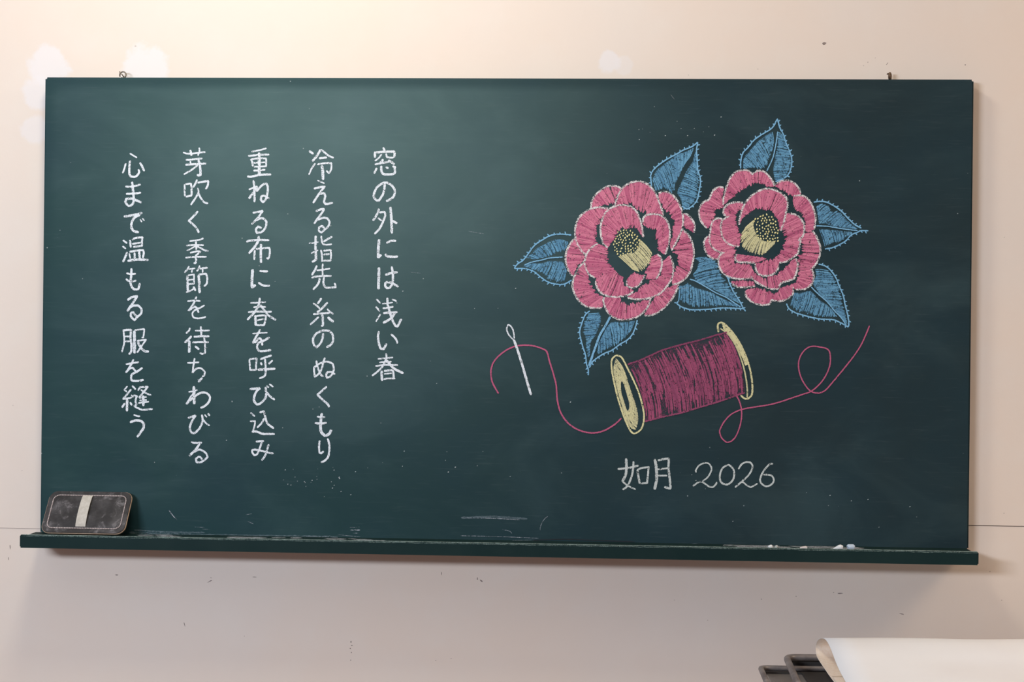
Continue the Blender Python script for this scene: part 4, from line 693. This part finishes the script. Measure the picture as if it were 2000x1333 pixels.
b.faces.new(prev[::-1]); bmesh.ops.recalc_face_normals(b, faces=b.faces)
link('hand_strap', fin(b, 'hand_strap'), plain('cream_webbing', (.50, .46, .40), (.60, .56, .50), 150, .85, 0, .2), er, 'cream cloth strap across the back')
slab('felt_pad', [(rrect(EW-.022, EH-.030, .012, v0=.017), -.0005), (rrect(EW-.022, EH-.030, .012, v0=.017), -.0065), (rrect(EW-.028, EH-.036, .010, v0=.020), -.0075)],
     plain('dusty_felt', (.20, .19, .20), (.34, .33, .34), 90, .95, 0, .5))

# ------------------------------------------------------------------ chalk in the tray
M_cw = plain('white_chalk_stick', (.78, .80, .82), (.84, .85, .86), 90, .9)
M_cb = plain('pale_blue_chalk_stick', (.55, .66, .80), (.62, .72, .84), 90, .9)
def stick(lab, x, y, r, ln, ang, mat, cone=0., grp=None):
    bm = bmesh.new(); d = Vector((math.cos(ang), math.sin(ang), 0)); n = 7; P = []; R = []
    for i in range(n):
        t = i/(n-1); P.append(d*(ln*(t-.5))+Vector((0, 0, r if not cone else r))); R.append(r*(1-cone*max(0, .75-t)/.75)*(.86 if i in (0, n-1) else 1))
    P = [Vector((p.x, p.y, q)) for p, q in zip(P, R)]
    tube(bm, P, r, 12, R); o = link('chalk_stick', fin(bm, 'chalk_stick', False), mat)
    o.location = (x, y, 1.0036); o['label'] = lab; o['category'] = 'chalk'; o['group'] = 'chalk pieces in the tray'
    return o
stick('worn white chalk piece tapering to the left, beside the pale blue piece', .6420, -.088, .0052, .019, .05, M_cw, .85)
stick('stubby pale blue chalk piece, rightmost in the tray', .6675, -.086, .0056, .0115, .25, M_cb)
stick('small white chalk crumb farthest left of the pieces in the tray', .5165, -.092, .0042, .0062, .5, M_cw, .2)
stick('tiny grey-white chalk crumb second from the left in the tray', .5290, -.085, .0034, .0075, 1.2, plain('grey_chalk', (.42, .46, .46), (.5, .52, .52), 90, .9), .4)
stick('flat pale pink chalk bit alone in the tray, between crumbs and large pieces', .5790, -.090, .0034, .0125, .0, plain('pale_pink_chalk', (.72, .62, .60), (.78, .7, .68), 90, .9), .3)

# ------------------------------------------------------------------ metal rod rack
M_rod = plain('dark_steel_rod', (.17, .145, .14), (.27, .24, .23), 30, .42, .3, .05)
M_plate = plain('grey_steel_plate', (.26, .235, .22), (.32, .29, .27), 20, .45, .4)
M_dark = plain('dark_panel', (.035, .03, .027), (.05, .043, .04), 20, .6)
rk = empty('rod_rack', (.85, -.3, 0), 'dark steel rod rack under the white roll of paper at the lower right', 'rack')
O_ = Vector((.85, -.3, 0))
def w2(p): return Vector(p)-O_
X1 = 1.20
b = bmesh.new(); tube(b, [w2(p) for p in roundpath([(X1, -.55, .82), (.526, -.44, .8145), (.5455, -.115, .8065), (X1, -.115, .8115), (X1, -.55, .82)][1:4], .022)] , .0062, 12)
link('rod_frame', fin(b, 'rod_frame', True), M_rod, rk, 'upper bent rod')
b = bmesh.new(); tube(b, [w2(p) for p in roundpath([(.4725, -.42, .824), (.4975, -.12, .7868), (X1, -.12, .790)], .020)], .0050, 12)
link('rod_frame', fin(b, 'rod_frame', True), M_rod, rk, 'lower bent rod, reaching farther left')
b = bmesh.new(); box(b, .508-O_.x, X1-O_.x, -.45-O_.y, -.130-O_.y, .7740, .7780)
link('shelf_plate', fin(b, 'shelf_plate'), M_plate, rk, 'grey plate inside the lower rod')
b = bmesh.new(); box(b, .572-O_.x, X1-O_.x, -.45-O_.y, -.128-O_.y, .7781, .7830)
link('shelf_plate', fin(b, 'shelf_plate'), M_dark, rk, 'dark panel under the upper rod')
b = bmesh.new(); box(b, .505-O_.x, X1-O_.x, -.128-O_.y, -.112-O_.y, .755, .781); link('back_rail', fin(b, 'back_rail'), M_dark, rk)
b = bmesh.new(); box(b, .556-O_.x, X1-O_.x, -.105-O_.y, -.100-O_.y, .775, .8030); link('back_rail', fin(b, 'back_rail'), M_dark, rk)
for (x, y) in ((.54, -.14), (1.18, -.14), (.54, -.43), (1.18, -.43)):
    b = bmesh.new(); tube(b, [(x-O_.x, y-O_.y, 0), (x-O_.x, y-O_.y, .4), (x-O_.x, y-O_.y, .7625)], .008, 10)
    link('leg', fin(b, 'leg', True), M_rod, rk)
b = bmesh.new(); tube(b, [w2(p) for p in roundpath([(.526, -.44, .8145), (.526, -.45, .79), (.526, -.448, .765)], .01)], .0062, 10)
link('rod_end', fin(b, 'rod_end', True), M_rod, rk)
b = bmesh.new(); tube(b, [w2(p) for p in roundpath([(.4725, -.42, .824), (.474, -.44, .79), (.52, -.445, .765)], .01)], .0050, 10)
link('rod_end', fin(b, 'rod_end', True), M_rod, rk)

# ------------------------------------------------------------------ roll of paper
def paper():
    mt, nt, bs, out = newmat('thick_paper'); g = N(nt, 'ShaderNodeNewGeometry')
    tc = N(nt, 'ShaderNodeTexCoord')
    wht = mixc(nt, rng(nt, noise(nt, 5, 3, .5), .3, .7), (.90, .90, .92), (.86, .85, .87))
    tan = mixc(nt, rng(nt, noise(nt, 160, 4, .7), .4, .75), (.80, .70, .60), (.72, .55, .42))
    nt.links.new(wht, bs.inputs['Base Color']); bs.inputs['Roughness'].default_value = .7
    return mt, wht
M_paper, _ = paper()
M_paperin = plain('paper_inner_face', (.88, .74, .61), (.82, .64, .49), 160, .85)
prof = [(-.494, .8160), (-.40, .8155), (-.30, .8150), (-.25, .8160), (-.19, .8175), (-.160, .8205), (-.1495, .8290), (-.1540, .8400), (-.175, .8520), (-.205, .8620), (-.235, .8678), (-.256, .8690), (-.280, .8672),
        (-.310, .8620), (-.352, .8525), (-.395, .8455), (-.436, .8400), (-.475, .8330), (-.495, .8255), (-.490, .8200), (-.450, .8192), (-.38, .8195), (-.32, .8200)]
PP = smooth([Vector(p) for p in prof], 80)
for side, name in ((0, 'outer'),):
    bm = bmesh.new(); nx = 14; rows = []
    for i in range(nx+1):
        x = .5937+(1.30-.5937)*i/nx
        rows.append([bm.verts.new((x-.85, p.x+.3, p.y-.81+max(0, p.y-.8215)*.2*(x-.5937)/.7+.0008*math.sin(x*23+p.x*40)*(p.y > .8225))) for p in PP])
    for a, c in zip(rows, rows[1:]):
        for k in range(len(a)-1): bm.faces.new((a[k], a[k+1], c[k+1], c[k]))
    bmesh.ops.recalc_face_normals(bm, faces=bm.faces)
    me = fin(bm, 'paper_roll', True)
o = link('paper_roll', me, M_paper); me.materials.append(M_paperin)
o.location = (.85, -.3, .81)
sd = o.modifiers.new('thick', 'SOLIDIFY'); sd.thickness = .0007; sd.offset = 0; sd.material_offset = 1; sd.material_offset_rim = 0
o['label'] = 'loose flattened roll of thick white paper lying on the rod rack at the lower right'; o['category'] = 'paper roll'
